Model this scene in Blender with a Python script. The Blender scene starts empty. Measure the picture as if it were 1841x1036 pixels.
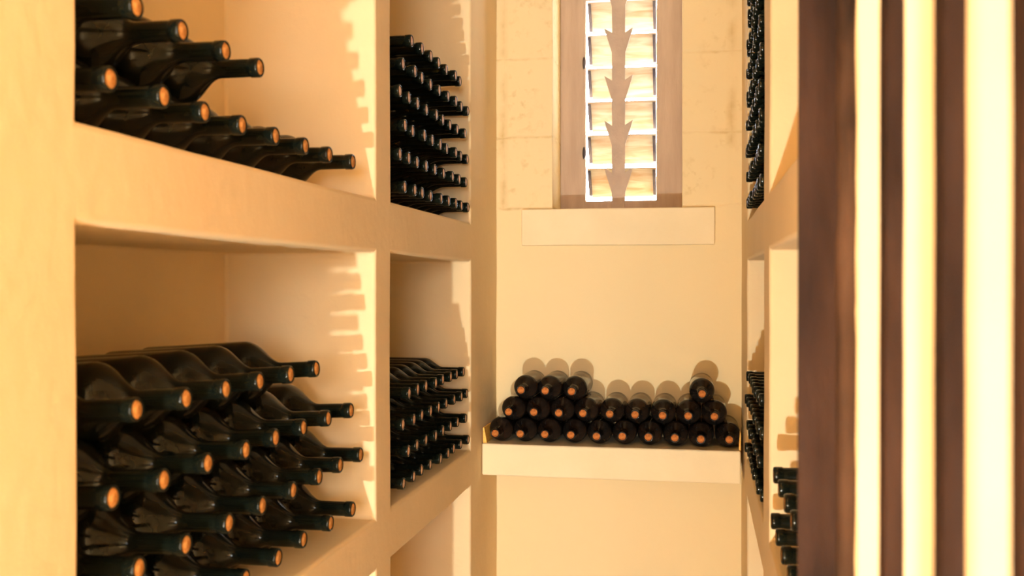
import bpy, bmesh, math, random
from mathutils import Vector, noise

random.seed(7)
S = bpy.context.scene
C = S.collection
H = 1.6            # camera height above the floor

# ------------------------------------------------------------------ camera
cam = bpy.data.cameras.new('camera')
cam_o = bpy.data.objects.new('camera', cam)
C.objects.link(cam_o)
cam.sensor_width = 36.0
cam.lens = 36.0 * 1820 / 1841
cam.clip_start = 0.02
cam_o.location = (0, 0, H)
cam_o.rotation_mode = 'XYZ'
cam_o.rotation_euler = (math.radians(90 - 0.31), math.radians(0.0), math.radians(10.51))
cam.dof.use_dof = True
cam.dof.focus_distance = 3.35
cam.dof.aperture_fstop = 6.0
S.camera = cam_o

# ------------------------------------------------------------------ world, lights, exposure
S.view_settings.view_transform = 'Standard'
S.view_settings.look = 'None'
S.view_settings.gamma = 1
S.view_settings.use_curve_mapping = False
S.view_settings.exposure = 0.14
S.cycles.use_denoising = True
S.cycles.max_bounces = 14
S.cycles.diffuse_bounces = 8
S.cycles.sample_clamp_indirect = 8

world = bpy.data.worlds.new('sky')
S.world = world
world.use_nodes = True
bg = world.node_tree.nodes['Background']
bg.inputs[0].default_value = (0.80, 0.88, 1.0, 1)
bg.inputs[1].default_value = 26.0


def light(name, kind, loc, energy, color, rot=(0, 0, 0), **kw):
    d = bpy.data.lights.new(name, kind)
    d.energy = energy
    d.color = color
    for k, v in kw.items():
        setattr(d, k, v)
    o = bpy.data.objects.new(name, d)
    o.location = loc
    o.rotation_euler = rot
    C.objects.link(o)
    return o


# the bare lamp that stands low behind the photographer
light('floor_lamp_light', 'POINT', (-0.40, -2.25, H - 1.51), 560, (0.98, 1.0, 0.90), shadow_soft_size=0.04)
# added soft fill from behind the photographer, not a lamp of the room
rl = light('fill_light', 'AREA', (0.45, -3.3, 1.9), 88, (0.95, 1.0, 1.02), shape='RECTANGLE', size=0.8, size_y=1.0)
rl.rotation_euler = (Vector((-0.6, 2.5, 1.6)) - Vector(rl.location)).to_track_quat('-Z', 'Z').to_euler()
# portal of the little window
pl = light('window_portal', 'AREA', (-0.285, 3.95, H + 0.68), 1, (1, 1, 1), rot=(math.radians(-90), 0, 0),
           shape='RECTANGLE', size=0.5, size_y=0.95)
pl.data.cycles.is_portal = True


# ------------------------------------------------------------------ materials
def mat(name):
    m = bpy.data.materials.new(name)
    m.use_nodes = True
    nt = m.node_tree
    return m, nt, nt.nodes['Principled BSDF']


def N(nt, t, **inp):
    n = nt.nodes.new(t)
    for k, v in inp.items():
        if k in n.inputs:
            n.inputs[k].default_value = v
    return n


def ramp(nt, src, stops):
    r = nt.nodes.new('ShaderNodeValToRGB')
    cr = r.color_ramp
    while len(cr.elements) < len(stops):
        cr.elements.new(0.5)
    for e, (p, c) in zip(cr.elements, stops):
        e.position = p
        e.color = (c[0], c[1], c[2], 1)
    nt.links.new(src, r.inputs[0])
    return r


def noise_mat(name, c1, c2, scale=6.0, rough=0.9, bump=0.1, bscale=60.0, metallic=0.0, stretch=(1, 1, 1), lo=0.35, hi=0.65, spec=0.5):
    m, nt, b = mat(name)
    tc = N(nt, 'ShaderNodeTexCoord')
    mp = N(nt, 'ShaderNodeMapping')
    mp.inputs['Scale'].default_value = stretch
    nt.links.new(tc.outputs['Object'], mp.inputs[0])
    n1 = N(nt, 'ShaderNodeTexNoise', Scale=scale, Detail=5.0)
    nt.links.new(mp.outputs[0], n1.inputs['Vector'])
    r = ramp(nt, n1.outputs['Fac'], [(lo, c1), (hi, c2)])
    nt.links.new(r.outputs[0], b.inputs['Base Color'])
    n2 = N(nt, 'ShaderNodeTexNoise', Scale=bscale, Detail=4.0)
    nt.links.new(mp.outputs[0], n2.inputs['Vector'])
    bp = N(nt, 'ShaderNodeBump', Strength=bump, Distance=0.01)
    nt.links.new(n2.outputs['Fac'], bp.inputs['Height'])
    nt.links.new(bp.outputs[0], b.inputs['Normal'])
    b.inputs['Roughness'].default_value = rough
    b.inputs['Metallic'].default_value = metallic
    b.inputs['Specular IOR Level'].default_value = spec
    return m


PL1, PL2 = (0.73, 0.575, 0.35), (0.77, 0.615, 0.385)
M_plaster = noise_mat('cream_plaster', PL1, PL2, 3.0, 0.92, 0.12, 35.0, spec=0.2)
M_shelf = noise_mat('cream_render', (0.76, 0.64, 0.42), (0.80, 0.68, 0.46), 5.0, 0.9, 0.15, 30.0, spec=0.2)
M_floor = noise_mat('stone_floor', (0.42, 0.32, 0.22), (0.55, 0.43, 0.30), 4.0, 0.8, 0.2, 20.0)
M_iron = noise_mat('rusty_iron', (0.011, 0.005, 0.004), (0.036, 0.017, 0.011), 18.0, 0.75, 0.4, 90.0, stretch=(1, 1, 0.25), spec=0.12)
M_rust = noise_mat('orange_rust', (0.012, 0.006, 0.004), (0.085, 0.043, 0.024), 14.0, 0.85, 0.5, 60.0, stretch=(1, 1, 0.3), spec=0.12)
M_bar = noise_mat('hazed_iron', (0.40, 0.31, 0.255), (0.48, 0.37, 0.30), 14.0, 0.85, 0.2, 60.0)  # pinkish iron, paled so its colour carries the window's bloom
M_frame = noise_mat('window_wood', (0.38, 0.275, 0.205), (0.45, 0.335, 0.25), 9.0, 0.7, 0.15, 40.0, stretch=(3, 3, 0.4))
M_clip = noise_mat('dark_metal', (0.05, 0.04, 0.05), (0.11, 0.09, 0.09), 20.0, 0.45, 0.1, 60.0, metallic=0.6)
M_cork = noise_mat('cork', (0.50, 0.22, 0.06), (0.70, 0.36, 0.12), 120.0, 0.8, 0.3, 300.0, lo=0.4, hi=0.6, spec=0.1)
M_corkd = noise_mat('stained_cork', (0.30, 0.085, 0.018), (0.48, 0.17, 0.04), 90.0, 0.7, 0.3, 300.0, lo=0.4, hi=0.6, spec=0.1)
M_corkp = noise_mat('pale_cork', (0.55, 0.33, 0.22), (0.75, 0.50, 0.34), 120.0, 0.6, 0.3, 300.0, lo=0.4, hi=0.6)
M_wedge = noise_mat('amber_wood', (0.80, 0.42, 0.06), (0.90, 0.55, 0.12), 30.0, 0.6, 0.2, 60.0, stretch=(1, 1, 6))


def glass_mat(name, base, dust, dust_amount, rough=0.055):
    m, nt, b = mat(name)
    tc = N(nt, 'ShaderNodeTexCoord')
    n1 = N(nt, 'ShaderNodeTexNoise', Scale=14.0, Detail=6.0)
    nt.links.new(tc.outputs['Object'], n1.inputs['Vector'])
    r = ramp(nt, n1.outputs['Fac'], [(0.45, base), (0.80, [base[i] * (1 - dust_amount) + dust[i] * dust_amount for i in range(3)])])
    nt.links.new(r.outputs[0], b.inputs['Base Color'])
    r2 = ramp(nt, n1.outputs['Fac'], [(0.4, (rough,) * 3), (0.8, (rough + 0.18,) * 3)])
    nt.links.new(r2.outputs[0], b.inputs['Roughness'])
    b.inputs['IOR'].default_value = 1.5
    b.inputs['Specular IOR Level'].default_value = 0.19
    return m


M_glass = glass_mat('dark_green_glass', (0.004, 0.006, 0.004), (0.16, 0.10, 0.06), 0.04)
M_glass2 = glass_mat('dusty_dark_glass', (0.008, 0.006, 0.005), (0.25, 0.15, 0.09), 0.12, 0.08)

# back wall: same plaster with worn joints of the big stone blocks beside the window
M_stone, nt, b = mat('stone_block_wall')
geo = N(nt, 'ShaderNodeNewGeometry')
sep = N(nt, 'ShaderNodeSeparateXYZ')
nt.links.new(geo.outputs['Position'], sep.inputs[0])


def math_node(op, a, b_=None, clamp=False):
    n = nt.nodes.new('ShaderNodeMath')
    n.operation = op
    n.use_clamp = clamp
    for i, v in enumerate((a, b_)):
        if v is None:
            continue
        if isinstance(v, (int, float)):
            n.inputs[i].default_value = v
        else:
            nt.links.new(v, n.inputs[i])
    return n.outputs[0]


nz = N(nt, 'ShaderNodeTexNoise', Scale=9.0, Detail=6.0)
nt.links.new(geo.outputs['Position'], nz.inputs['Vector'])
nf = N(nt, 'ShaderNodeTexNoise', Scale=38.0, Detail=5.0)
nt.links.new(geo.outputs['Position'], nf.inputs['Vector'])
wob = math_node('MULTIPLY', math_node('SUBTRACT', nz.outputs['Fac'], 0.5), 0.03)
zz = math_node('ADD', sep.outputs['Z'], wob)
lines = None
for z0 in (H + 0.262, H + 0.512, H + 0.785, H + 1.06):
    dist = math_node('ABSOLUTE', math_node('SUBTRACT', zz, z0))
    ln = math_node('SUBTRACT', 1.0, math_node('DIVIDE', dist, 0.007), True)
    lines = ln if lines is None else math_node('MAXIMUM', lines, ln)
xx = math_node('ADD', sep.outputs['X'], wob)
above = math_node('GREATER_THAN', sep.outputs['Z'], H + 0.255)
for x0, w in ((-0.680, 0.009), (0.108, 0.010)):
    dist = math_node('ABSOLUTE', math_node('SUBTRACT', xx, x0))
    ln = math_node('SUBTRACT', 1.0, math_node('DIVIDE', dist, w * 2.2), True)
    lines = math_node('MAXIMUM', lines, math_node('MULTIPLY', ln, math_node('MULTIPLY', above, 0.8)))
patch = math_node('MULTIPLY', math_node('SUBTRACT', nz.outputs['Fac'], 0.42, True), 4.0, True)
stain = math_node('MULTIPLY', math_node('MULTIPLY', lines, patch, True), math_node('MULTIPLY', nf.outputs['Fac'], 1.6))
fine = math_node('MULTIPLY', math_node('MULTIPLY', math_node('SUBTRACT', nf.outputs['Fac'], 0.54, True), 5.0, True), math_node('MULTIPLY', above, 0.55))
mask = math_node('MAXIMUM', stain, math_node('MULTIPLY', fine, patch))
mx = N(nt, 'ShaderNodeMix')
mx.data_type = 'RGBA'
nt.links.new(mask, mx.inputs['Factor'])
mx.inputs[6].default_value = (0.75, 0.61, 0.365, 1)
mx.inputs[7].default_value = (0.50, 0.34, 0.14, 1)
nt.links.new(mx.outputs[2], b.inputs['Base Color'])
b.inputs['Roughness'].default_value = 0.92
b.inputs['Specular IOR Level'].default_value = 0.2
bp = N(nt, 'ShaderNodeBump', Strength=0.35, Distance=0.01)
nt.links.new(math_node('SUBTRACT', math_node('MULTIPLY', nf.outputs['Fac'], 0.25), math_node('MULTIPLY', lines, 0.5)), bp.inputs['Height'])
nt.links.new(bp.outputs[0], b.inputs['Normal'])

# translucent louvre slats: thin amber-streaked panels that daylight comes through
M_slat = bpy.data.materials.new('frosted_amber_slat')
M_slat.use_nodes = True
nt = M_slat.node_tree
nt.nodes.remove(nt.nodes['Principled BSDF'])
tc = N(nt, 'ShaderNodeTexCoord')
mp = N(nt, 'ShaderNodeMapping')
mp.inputs['Scale'].default_value = (0.8, 5, 5)
nt.links.new(tc.outputs['Object'], mp.inputs[0])
n1 = N(nt, 'ShaderNodeTexNoise', Scale=7.0, Detail=5.0, Distortion=0.8)
nt.links.new(mp.outputs[0], n1.inputs['Vector'])
r = ramp(nt, n1.outputs['Fac'], [(0.35, (0.36, 0.235, 0.135)), (0.62, (0.46, 0.385, 0.275))])
tr = N(nt, 'ShaderNodeBsdfTranslucent')
df = N(nt, 'ShaderNodeBsdfDiffuse')
mxs = N(nt, 'ShaderNodeMixShader')
mxs.inputs[0].default_value = 0.045
nt.links.new(r.outputs[0], tr.inputs[0])
nt.links.new(r.outputs[0], df.inputs[0])
nt.links.new(df.outputs[0], mxs.inputs[1])
nt.links.new(tr.outputs[0], mxs.inputs[2])
nt.links.new(mxs.outputs[0], nt.nodes['Material Output'].inputs[0])


# ------------------------------------------------------------------ helpers
def tag(o, label=None, cat=None, group=None, kind=None):
    if label:
        o['label'] = label
    if cat:
        o['category'] = cat
    if group:
        o['group'] = group
    if kind:
        o['kind'] = kind
    return o


def mesh_obj(name, bm, m, parent=None, smooth=False):
    bmesh.ops.recalc_face_normals(bm, faces=bm.faces)
    me = bpy.data.meshes.new(name)
    bm.to_mesh(me)
    bm.free()
    me.materials.append(m)
    if smooth:
        for p in me.polygons:
            p.use_smooth = True
    o = bpy.data.objects.new(name, me)
    C.objects.link(o)
    o.parent = parent
    return o


def empty(name, loc, parent=None):
    o = bpy.data.objects.new(name, None)
    o.location = loc
    o.empty_display_size = 0.05
    C.objects.link(o)
    o.parent = parent
    return o


def bevel(o, w, seg=3, ang=40):
    md = o.modifiers.new('bevel', 'BEVEL')
    md.width = w
    md.segments = seg
    md.limit_method = 'ANGLE'
    md.angle_limit = math.radians(ang)
    for p in o.data.polygons:
        p.use_smooth = True
    wn = o.modifiers.new('wn', 'WEIGHTED_NORMAL')
    wn.keep_sharp = False
    return o


def add_box(bm, x0, x1, y0, y1, z0, z1):
    vs = [bm.verts.new((x, y, z)) for x in (x0, x1) for y in (y0, y1) for z in (z0, z1)]
    for f in ((0, 1, 3, 2), (4, 6, 7, 5), (0, 4, 5, 1), (2, 3, 7, 6), (0, 2, 6, 4), (1, 5, 7, 3)):
        bm.faces.new([vs[i] for i in f])
    return vs


def sub(vals, step):
    out = []
    for p, q in zip(vals, vals[1:]):
        n = max(1, round((q - p) / step))
        out += [p + (q - p) * i / n for i in range(n)]
    return out + [vals[-1]]


def grid_solid(xs, ys, zs, filled, step=0.09, amp=0.0018):
    """One closed skin around every filled cell of a grid, gently uneven like hand-laid plaster."""
    X, Y, Z = sub(xs, 0.2), sub(ys, step), sub(zs, step)

    def f(i, j, k):
        if not (0 <= i < len(X) - 1 and 0 <= j < len(Y) - 1 and 0 <= k < len(Z) - 1):
            return False
        return filled((X[i] + X[i + 1]) / 2, (Y[j] + Y[j + 1]) / 2, (Z[k] + Z[k + 1]) / 2)
    bm = bmesh.new()
    vd = {}

    def V(i, j, k):
        if (i, j, k) not in vd:
            p = Vector((X[i], Y[j], Z[k]))
            d = noise.noise_vector(p * 3.1) * amp + noise.noise_vector(p * 9.0) * amp * 0.5
            vd[(i, j, k)] = bm.verts.new(p + d)
        return vd[(i, j, k)]
    for i in range(len(X) - 1):
        for j in range(len(Y) - 1):
            for k in range(len(Z) - 1):
                if not f(i, j, k):
                    continue
                if not f(i - 1, j, k):
                    bm.faces.new([V(i, j, k), V(i, j, k + 1), V(i, j + 1, k + 1), V(i, j + 1, k)])
                if not f(i + 1, j, k):
                    bm.faces.new([V(i + 1, j, k), V(i + 1, j + 1, k), V(i + 1, j + 1, k + 1), V(i + 1, j, k + 1)])
                if not f(i, j - 1, k):
                    bm.faces.new([V(i, j, k), V(i + 1, j, k), V(i + 1, j, k + 1), V(i, j, k + 1)])
                if not f(i, j + 1, k):
                    bm.faces.new([V(i, j + 1, k), V(i, j + 1, k + 1), V(i + 1, j + 1, k + 1), V(i + 1, j + 1, k)])
                if not f(i, j, k - 1):
                    bm.faces.new([V(i, j, k), V(i, j + 1, k), V(i + 1, j + 1, k), V(i + 1, j, k)])
                if not f(i, j, k + 1):
                    bm.faces.new([V(i, j, k + 1), V(i + 1, j, k + 1), V(i + 1, j + 1, k + 1), V(i, j + 1, k + 1)])
    return bm


def struct(name, x0, x1, y0, y1, z0, z1, m):
    bm = bmesh.new()
    add_box(bm, x0, x1, y0, y1, z0, z1)
    o = mesh_obj(name, bm, m)
    o['kind'] = 'structure'
    return o


# ------------------------------------------------------------------ the room
XL, XR, YB = -0.706, 0.139, 3.51       # rack faces and the end wall
CZ = H + 1.30                          # ceiling
NY = -0.30                             # where the narrow aisle begins
struct('floor', -1.5, 1.5, -4.2, YB + 0.4, -0.1, 0, M_floor)
struct('ceiling', -1.5, 1.5, -4.2, YB + 0.4, CZ, CZ + 0.1, M_plaster)
struct('wall_left', -1.30, -1.10, -4.0, YB, 0, CZ, M_plaster)
struct('wall_right', 0.54, 0.74, NY, YB, 0, CZ, M_plaster)
struct('wall_rear', -1.3, 1.4, -4.1, -4.0, 0, CZ, M_plaster)
struct('wall_side', 1.2, 1.4, -4.0, NY, 0, CZ, M_plaster)
struct('wall_corner', 0.54, 1.4, NY, NY + 0.1, 0, CZ, M_plaster)

# end wall with the window niche
WX0, WX1, WZ0, WZ1 = -0.507, -0.060, H + 0.257, H + 1.12
bm = grid_solid([-1.3, WX0, WX1, 0.74], [YB, YB + 0.40], [0, WZ0, WZ1, CZ],
                lambda x, y, z: not (WX0 < x < WX1 and WZ0 < z < WZ1), step=0.1, amp=0.0012)
wb = mesh_obj('wall_back', bm, M_stone)
wb['kind'] = 'structure'
bevel(wb, 0.004, 2)

# ------------------------------------------------------------------ built-in masonry racks
ZS = [0, 0.32, H - 0.643, H - 0.526, H + 0.067, H + 0.187, H + 1.15, CZ]


def rack(name, x_face, x_back, ys, label):
    out = x_back + (0.04 if x_back > x_face else -0.04)
    xs = sorted((x_face, x_back, out))
    b0, b1 = sorted((x_back, out))

    def filled(x, y, z):
        bay = ys[1] < y < ys[2] or ys[3] < y < ys[4]
        row = ZS[1] < z < ZS[2] or ZS[3] < z < ZS[4] or ZS[5] < z < ZS[6]
        return (b0 < x < b1) or not (bay and row)
    bm = grid_solid(xs, ys, ZS, filled)
    o = mesh_obj(name, bm, M_plaster)
    bevel(o, 0.009, 4)
    tag(o, label, 'rack')
    return o


LB, RB = -1.062, 0.50
YL = [NY, 1.059, 2.148, 2.263, 3.095, YB]
YR = [1.030, 1.157, 2.116, 2.298, 3.100, YB]
rack('wine_rack', XL, LB, YL, 'cream plastered masonry wine rack filling the left wall, big square bays')
rack('wine_rack', XR, RB, YR, 'cream plastered masonry wine rack on the right, behind the rusty gate bars')

# thick shelf across the end wall
ST = H - 0.529
bm = grid_solid([XL + 0.002, 0.127], [3.250, YB - 0.003], [H - 0.634, ST], lambda x, y, z: True, step=0.08, amp=0.0015)
sh = mesh_obj('wall_shelf', bm, M_shelf)
bevel(sh, 0.006, 3)
tag(sh, 'thick cream plastered shelf under the window, carrying the pyramid of bottles', 'shelf')

# ------------------------------------------------------------------ window
win = empty('window_1', (-0.285, YB + 0.20, H + 0.257))
win['kind'] = 'structure'
wo = Vector(win.location)


def wchild(name, bm, m, parent=win):
    bmesh.ops.translate(bm, verts=bm.verts, vec=-wo)
    return mesh_obj(name, bm, m, parent)


FX0, FX1, FZ0, FZ1 = -0.414, -0.155, H + 0.299, H + 1.035
bm = grid_solid([WX0, FX0, FX1, WX1], [YB + 0.20, YB + 0.235], [WZ0, FZ0, FZ1, WZ1],
                lambda x, y, z: not (FX0 < x < FX1 and FZ0 < z < FZ1), step=0.5, amp=0)
bevel(wchild('window_frame', bm, M_frame), 0.004, 2)
bm = grid_solid([-0.614, 0.050], [YB - 0.022, YB + 0.06], [H + 0.129, H + 0.256], lambda x, y, z: True, step=0.08, amp=0.0015)
bevel(wchild('window_sill', bm, M_shelf), 0.004, 2)
# louvre slats and their clips
zt = H + 0.915 + 2 * 0.1235
for i in range(7):
    z1 = zt - 0.1235 * i
    if z1 - 0.09 > WZ1 or z1 < H + 0.36:
        continue
    bm = bmesh.new()
    y0, y1 = YB + 0.245, YB + 0.325
    dz = 0.097
    vs = []
    for x in (FX0 + 0.003, FX1 - 0.003):
        for (y, z) in ((y0, z1), (y0 + 0.004, z1 + 0.003), (y1 + 0.004, z1 - dz + 0.003), (y1, z1 - dz)):
            vs.append(bm.verts.new((x, y, z)))
    for f in ((0, 1, 2, 3), (7, 6, 5, 4), (0, 4, 5, 1), (1, 5, 6, 2), (2, 6, 7, 3), (3, 7, 4, 0)):
        bm.faces.new([vs[k] for k in f])
    sl = wchild('louver_slat', bm, M_slat)
    for x in (FX0 + 0.004, FX1 - 0.016):
        bm = bmesh.new()
        v = add_box(bm, x, x + 0.011, 0, 0.012, 0, 0.088)
        for q in v:                       # lean the clip along the slat
            t = q.co.z / 0.088
            q.co.y += YB + 0.300 - 0.066 * t
            q.co.z += z1 - 0.094
        wchild('slat_clip', bm, M_clip, sl)
for z in (H + 0.805, H + 0.475):      # small latches on the left of the frame
    bm = bmesh.new()
    bmesh.ops.create_uvsphere(bm, u_segments=12, v_segments=8, radius=0.009)
    bmesh.ops.scale(bm, vec=(0.7, 0.9, 2.6), verts=bm.verts)
    bmesh.ops.translate(bm, vec=(FX0 - 0.004, YB + 0.193, z), verts=bm.verts)
    wchild('latch', bm, M_clip)

# the spiked iron bar in front of the louvres
BX, BY = -0.288, 3.655
out = []
zs_b = [H + 0.913 + 0.1685 * 1, H + 0.913, H + 0.744, H + 0.582, H + 0.411]
right = [(0.024, WZ1)]
for zb in zs_b:
    right += [(0.023, zb - 0.016), (0.051, zb + 0.002), (0.046, zb - 0.016), (0.035, zb - 0.052), (0.024, zb - 0.086)]
right += [(0.022, WZ0)]
outline = [(BX + w, z) for w, z in right] + [(BX - w, z + random.uniform(-0.002, 0.002)) for w, z in right[::-1]]
bm = bmesh.new()
th = 0.004
fr = [bm.verts.new((x, BY - th, z)) for x, z in outline]
bk = [bm.verts.new((x, BY + th, z)) for x, z in outline]
bm.faces.new(fr)
bm.faces.new(bk[::-1])
for i in range(len(outline)):
    j = (i + 1) % len(outline)
    bm.faces.new([fr[i], bk[i], bk[j], fr[j]])
bm.normal_update()
bmesh.ops.triangulate(bm, faces=[f for f in bm.faces if len(f.verts) > 4])
sb = mesh_obj('security_bar', bm, M_bar)
tag(sb, 'flat iron bar with downward arrow barbs in front of the bright louvred window', 'window bar')

# ------------------------------------------------------------------ bottles


def lathe(prof, seg=32):
    bm = bmesh.new()
    rings = []
    for r_, z in prof:
        if r_ < 1e-6:
            rings.append([bm.verts.new((0, 0, z))])
        else:
            rings.append([bm.verts.new((r_ * math.cos(2 * math.pi * i / seg), r_ * math.sin(2 * math.pi * i / seg), z)) for i in range(seg)])
    for A, B in zip(rings, rings[1:]):
        for i in range(seg):
            j = (i + 1) % seg
            if len(A) == 1:
                bm.faces.new([A[0], B[i], B[j]])
            elif len(B) == 1:
                bm.faces.new([A[i], A[j], B[0]])
            else:
                bm.faces.new([A[i], A[j], B[j], B[i]])
    return bm


def bottle_profile(r, L, body, shoulder, rn, rl):
    """base, straight body, rounded shoulder flowing into the neck, lip ring, mouth."""
    p = [(0, 0.022), (r * 0.45, 0.012), (r * 0.80, 0.001), (r * 0.90, 0.0), (r * 0.97, 0.003), (r, 0.009)]
    p += [(r, body * 0.5), (r, body)]
    n = 12
    for i in range(1, n + 1):
        t = i / n
        s = 0.5 + 0.5 * math.cos(math.pi * t ** 1.08)
        p.append((rn + (r - rn) * s, body + shoulder * t))
    p += [(rn * 0.985, L - 0.030), (rn * 0.975, L - 0.019), (rn * 0.98, L - 0.0175), (rl, L - 0.016), (rl, L - 0.004),
          (rl * 0.96, L - 0.0012), (rl * 0.88, L), (rl * 0.79, L - 0.0006), (rl * 0.77, L - 0.004), (0, L - 0.0045)]
    return p


def make_bottle(r, L, body, shoulder, rn, rl, gm, cm, seg=32):
    o = empty('wine_bottle', (0, 0, 0))
    mesh_obj('bottle_glass', lathe(bottle_profile(r, L, body, shoulder, rn, rl), seg), gm, o, smooth=True)
    rc = rl * 0.76
    c = mesh_obj('cork', lathe([(0, L - 0.012), (rc, L - 0.012), (rc, L - 0.0022), (rc * 0.9, L - 0.0010), (0, L - 0.0006)], 20), cm, o, smooth=True)
    return o


def dup(src):
    o = src.copy()
    C.objects.link(o)
    for ch in src.children:
        c = ch.copy()
        C.objects.link(c)
        c.parent = o
    return o


ORD = ['first', 'second', 'third', 'fourth', 'fifth', 'sixth', 'seventh', 'eighth', 'ninth', 'tenth']
used = set()


def put(src, loc, direction, label, group, wobble=0.006, tilt=0.0, length=0.35):
    if src.name in used:
        o = dup(src)
    else:
        o = src
        used.add(src.name)
    d = Vector(direction) + Vector((0, random.uniform(-wobble, wobble), random.uniform(-wobble * 0.3, wobble * 0.3))) if abs(direction[0]) > 0.5 else \
        Vector(direction) + Vector((random.uniform(-wobble, wobble), 0, random.uniform(-wobble * 0.3, wobble * 0.3)))
    q = d.to_track_quat('Z', 'Y')
    o.rotation_mode = 'QUATERNION'
    o.rotation_quaternion = q
    if tilt:
        d = d.normalized()
        o.rotation_quaternion = Vector((d.x, d.y, math.sin(tilt))).to_track_quat('Z', 'Y')
        loc = (loc[0], loc[1], loc[2] - length * math.sin(tilt))
    o.location = loc
    tag(o, label, 'bottle', group)
    return o


def rowname(i, n):
    if i == 0:
        return 'bottom row'
    if i == n - 1:
        return 'top row'
    return ORD[i] + ' row up'


magnum = make_bottle(0.0585, 0.350, 0.205, 0.075, 0.0150, 0.0160, M_glass, M_cork, 40)
LBASE = XL + 0.006 - 0.350
# lower near-left bay
A = [2.044 - 0.1240 * k for k in range(8)]
B = [1.982 - 0.1240 * k for k in range(8)]
rows = [B, A, B, A[2:]]
for i, r_ in enumerate(rows):
    z = H - 0.526 + 0.0605 + 0.1015 * i
    for k, y in enumerate(r_):
        pull = random.uniform(-0.004, 0.003)
        put(magnum, (LBASE + pull, max(y, 1.122), z), (1, 0, 0),
            f'fat dark bottle, lower near-left bay, {rowname(i, 4)}, {ORD[k]} from the far end',
            'large bottles in the lower near-left bay', tilt=math.radians((0.0, 1.3, 2.5, 3.7)[i]))
# upper near-left bay
rows = [B, [1.546 - 0.124 * k for k in range(4)]]
for i, r_ in enumerate(rows):
    z = H + 0.187 + 0.0605 + 0.1020 * i
    for k, y in enumerate(r_):
        put(magnum, (LBASE + random.uniform(-0.004, 0.003), max(y, 1.122), z), (1, 0, 0),
            f'fat dark bottle, upper near-left bay, {rowname(i, 2)}, {ORD[k]} from the far end',
            'large bottles in the upper near-left bay')
# near-right bay: only the necks show beside the gate
magnum_r = magnum
for i, r_ in enumerate([[2.030, 1.906, 1.782, 1.658, 1.534, 1.410], [1.968, 1.844, 1.720, 1.596, 1.472]]):
    z = H - 0.526 + 0.0605 + 0.1015 * i
    for k, y in enumerate(r_):
        put(magnum_r, (XR - 0.002 + 0.350, y, z), (-1, 0, 0),
            f'fat dark bottle neck, near-right bay beside the gate, {rowname(i, 2)}, {ORD[k]} from the far end',
            'large bottles in the near-right bay')

# far-left bay, lower
slim = make_bottle(0.0412, 0.320, 0.195, 0.060, 0.0138, 0.0148, M_glass, M_corkp, 32)
SB = XL + 0.006 - 0.320
for i in range(4):
    z = H - 0.526 + 0.0423 + 0.0710 * i
    y0 = 3.036 if i % 2 == 0 else 3.036 - 0.0425
    n = 9
    for k in range(n):
        y = y0 - 0.0863 * k
        if y < 2.263 + 0.042:
            continue
        put(slim, (SB + random.uniform(-0.004, 0.003), y, z), (1, 0, 0),
            f'slim dark bottle, lower far-left bay, {rowname(i, 4)}, {ORD[k]} from the far end',
            'slim bottles in the lower far-left bay')
# far-left bay, upper
sparkling = make_bottle(0.0432, 0.318, 0.165, 0.085, 0.0140, 0.0155, M_glass, M_corkp, 32)
SB2 = XL + 0.006 - 0.318
for i in range(6):
    z = H + 0.187 + 0.0442 + 0.0742 * i
    y0 = 3.043 if i % 2 == 0 else 3.043 - 0.0430
    if i == 5:
        y0 = 2.950
    n = 9
    for k in range(n):
        y = y0 - 0.0858 * k
        if y < 2.263 + 0.043 or (i == 5 and k > 6):
            continue
        put(sparkling, (SB2 + random.uniform(-0.005, 0.003), y, z), (1, 0, 0),
            f'dark sloping-shouldered bottle, upper far-left bay, {rowname(i, 6)}, {ORD[k]} from the far end',
            'bottles in the upper far-left bay')

# far-right bays, seen edge on
tan = math.tan
for (z00, nrow, pitch, dz, src, L, word, nm) in (
        (H - 0.526 + 0.0423, 4, 0.0863, 0.0710, slim, 0.320, 'slim dark bottle neck', 'lower far-right bay'),
        (H + 0.187 + 0.0442, 9, 0.0858, 0.0742, sparkling, 0.318, 'dark bottle neck', 'upper far-right bay')):
    for i in range(nrow):
        z = z00 + dz * i
        y0 = 3.045 if i % 2 == 0 else 3.045 - pitch / 2
        for k in range(9):
            y = y0 - pitch * k
            if y < 2.298 + 0.043:
                continue
            if 508 - 1820 * (z - H) / y < -25:      # above the top of the view
                continue
            put(src, (XR - 0.006 + L + random.uniform(-0.003, 0.003), y, z), (-1, 0, 0),
                f'{word}, {nm}, {rowname(i, nrow)}, {ORD[k]} from the far end',
                'bottles in the ' + nm)

# the pyramid on the end shelf, necks towards the room
clar = make_bottle(0.0403, 0.298, 0.190, 0.048, 0.0135, 0.0152, M_glass2, M_corkd, 40)
X1 = [-0.650 + 0.0820 * k for k in range(10)]
X2 = [X1[k] + 0.041 for k in range(9)]
X3 = [X1[1], X1[2], X1[3], X1[8]]
yb = YB - 0.004
for i, (r_, rn_) in enumerate(((X1, 'bottom row'), (X2, 'middle row'), (X3, 'top row'))):
    for k, x in enumerate(r_):
        if i == 2 and k == 3:
            lab = 'dusty dark bottle lying alone on top at the right of the end shelf pile'
        else:
            lab = f'dusty dark bottle on the shelf under the window, {rn_}, {ORD[k]} from the left'
        put(clar, (x, yb - random.uniform(0, 0.004), ST + 0.0412 + 0.0705 * i), (0, -1, 0), lab, 'bottles piled on the end shelf', 0.010)

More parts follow.
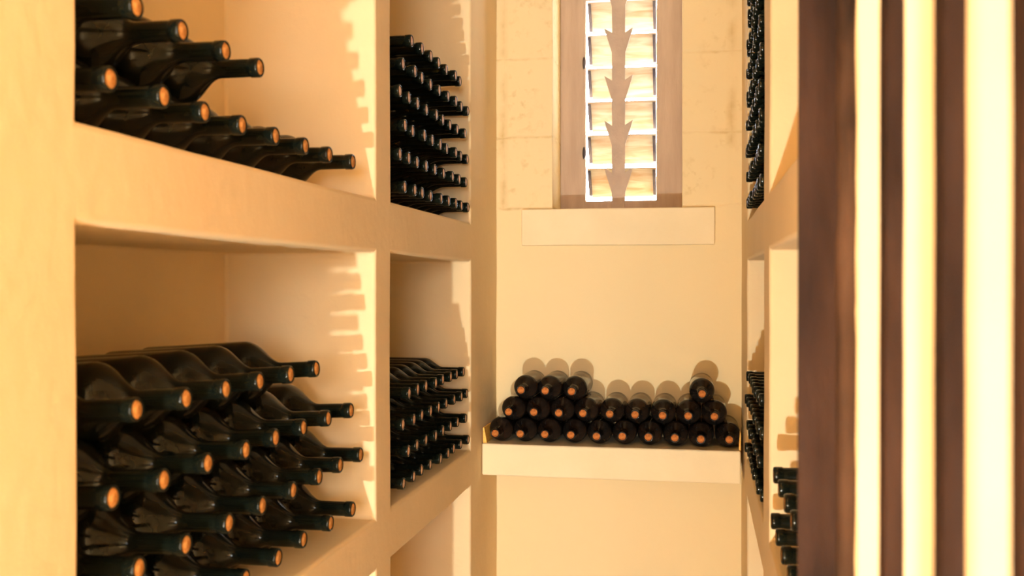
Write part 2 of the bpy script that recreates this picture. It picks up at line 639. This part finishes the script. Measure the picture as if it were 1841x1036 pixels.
# amber wooden wedges that hold the bottom row
for x, s, w in ((XL + 0.004, 1, 'left'), (0.1385, -1, 'right')):
    bm = bmesh.new()
    pts = [(x, 0), (x + s * 0.013 * (1 if w == 'left' else 0.62), 0), (x + s * 0.004, 0.05), (x, 0.05)]
    if w == 'right':
        pts = [(0.1245, 0.0), (0.118, 0.006), (0.1275, 0.055), (0.1262, 0.055)]
        pts = [(0.1270, 0.0), (0.1215, 0.0), (0.1250, 0.055), (0.1270, 0.055)]
    f0 = [bm.verts.new((px, 3.26, ST + 0.001 + pz)) for px, pz in pts]
    f1 = [bm.verts.new((px, 3.40, ST + 0.001 + pz)) for px, pz in pts]
    bm.faces.new(f0)
    bm.faces.new(f1[::-1])
    for a_ in range(4):
        b_ = (a_ + 1) % 4
        bm.faces.new([f0[a_], f1[a_], f1[b_], f0[b_]])
    wd = mesh_obj('wooden_wedge', bm, M_wedge)
    tag(wd, f'small amber wooden wedge at the {w} end of the bottom bottle row', 'wedge', 'wedges at the ends of the end shelf')

# ------------------------------------------------------------------ the open iron gate at the right
gate = empty('iron_gate', (0.115, 0.735, 0.03))
tag(gate, 'tall rusty iron gate standing open at the right, blurred vertical bars', 'gate')
go = Vector(gate.location)
BARS = [(0.1240, 0.700), (0.1275, 0.558), (0.1295, 0.431)]


def gbar(name, cx, cy, wx, wy, z0, z1, m, rz=0.0, wave=0.0, rnd=False):
    n = 60
    bm = bmesh.new()
    prev = None
    for i in range(n + 1):
        z = z0 + (z1 - z0) * i / n
        ring = []
        seg = 12 if rnd else 4
        for s in range(seg):
            if rnd:
                a_ = 2 * math.pi * s / seg
                px, py = math.cos(a_) * wx / 2, math.sin(a_) * wy / 2
            else:
                px, py = ((-1, 1, 1, -1)[s]) * wx / 2, ((-1, -1, 1, 1)[s]) * wy / 2
            k = 1 + wave * noise.noise(Vector((cx * 50 + s * 0.3, z * 14, 0)))
            px, py = px * k, py * k
            ring.append(bm.verts.new((cx + px * math.cos(rz) - py * math.sin(rz), cy + px * math.sin(rz) + py * math.cos(rz), z)))
        if prev:
            for s in range(len(ring)):
                t = (s + 1) % len(ring)
                bm.faces.new([prev[s], prev[t], ring[t], ring[s]])
        else:
            bm.faces.new(ring[::-1])
        prev = ring
    bm.faces.new(prev)
    bmesh.ops.translate(bm, verts=bm.verts, vec=-go)
    return mesh_obj(name, bm, m, gate, smooth=rnd)


GZ0, GZ1 = 0.06, 2.35
rz = math.radians(-4)
gbar('stile', 0.1120, 1.018, 0.0360, 0.030, GZ0, GZ1, M_iron, rz)
gbar('hinge_rod', 0.1255, 0.9230, 0.0165, 0.0165, GZ0, GZ1, M_rust, 0, 0.25, True)
for cx, cy in BARS:
    gbar('bar', cx, cy, 0.0122, 0.0122, GZ0, GZ1, M_iron, math.radians(10), 0.08)
for z in (GZ0 - 0.01, GZ1):
    bm = bmesh.new()
    p0, p1 = Vector((0.1180, 1.02)), Vector((0.1295, 0.41))
    d = (p1 - p0).normalized()
    nrm = Vector((-d.y, d.x)) * 0.006
    vs = [bm.verts.new((p.x, p.y, zz_)) for zz_ in (z, z + 0.03) for p in (p0 + nrm, p1 + nrm, p1 - nrm, p0 - nrm)]
    for f in ((3, 2, 1, 0), (4, 5, 6, 7), (0, 1, 5, 4), (1, 2, 6, 5), (2, 3, 7, 6), (3, 0, 4, 7)):
        bm.faces.new([vs[k] for k in f])
    bmesh.ops.translate(bm, verts=bm.verts, vec=-go)
    mesh_obj('rail', bm, M_iron, gate)
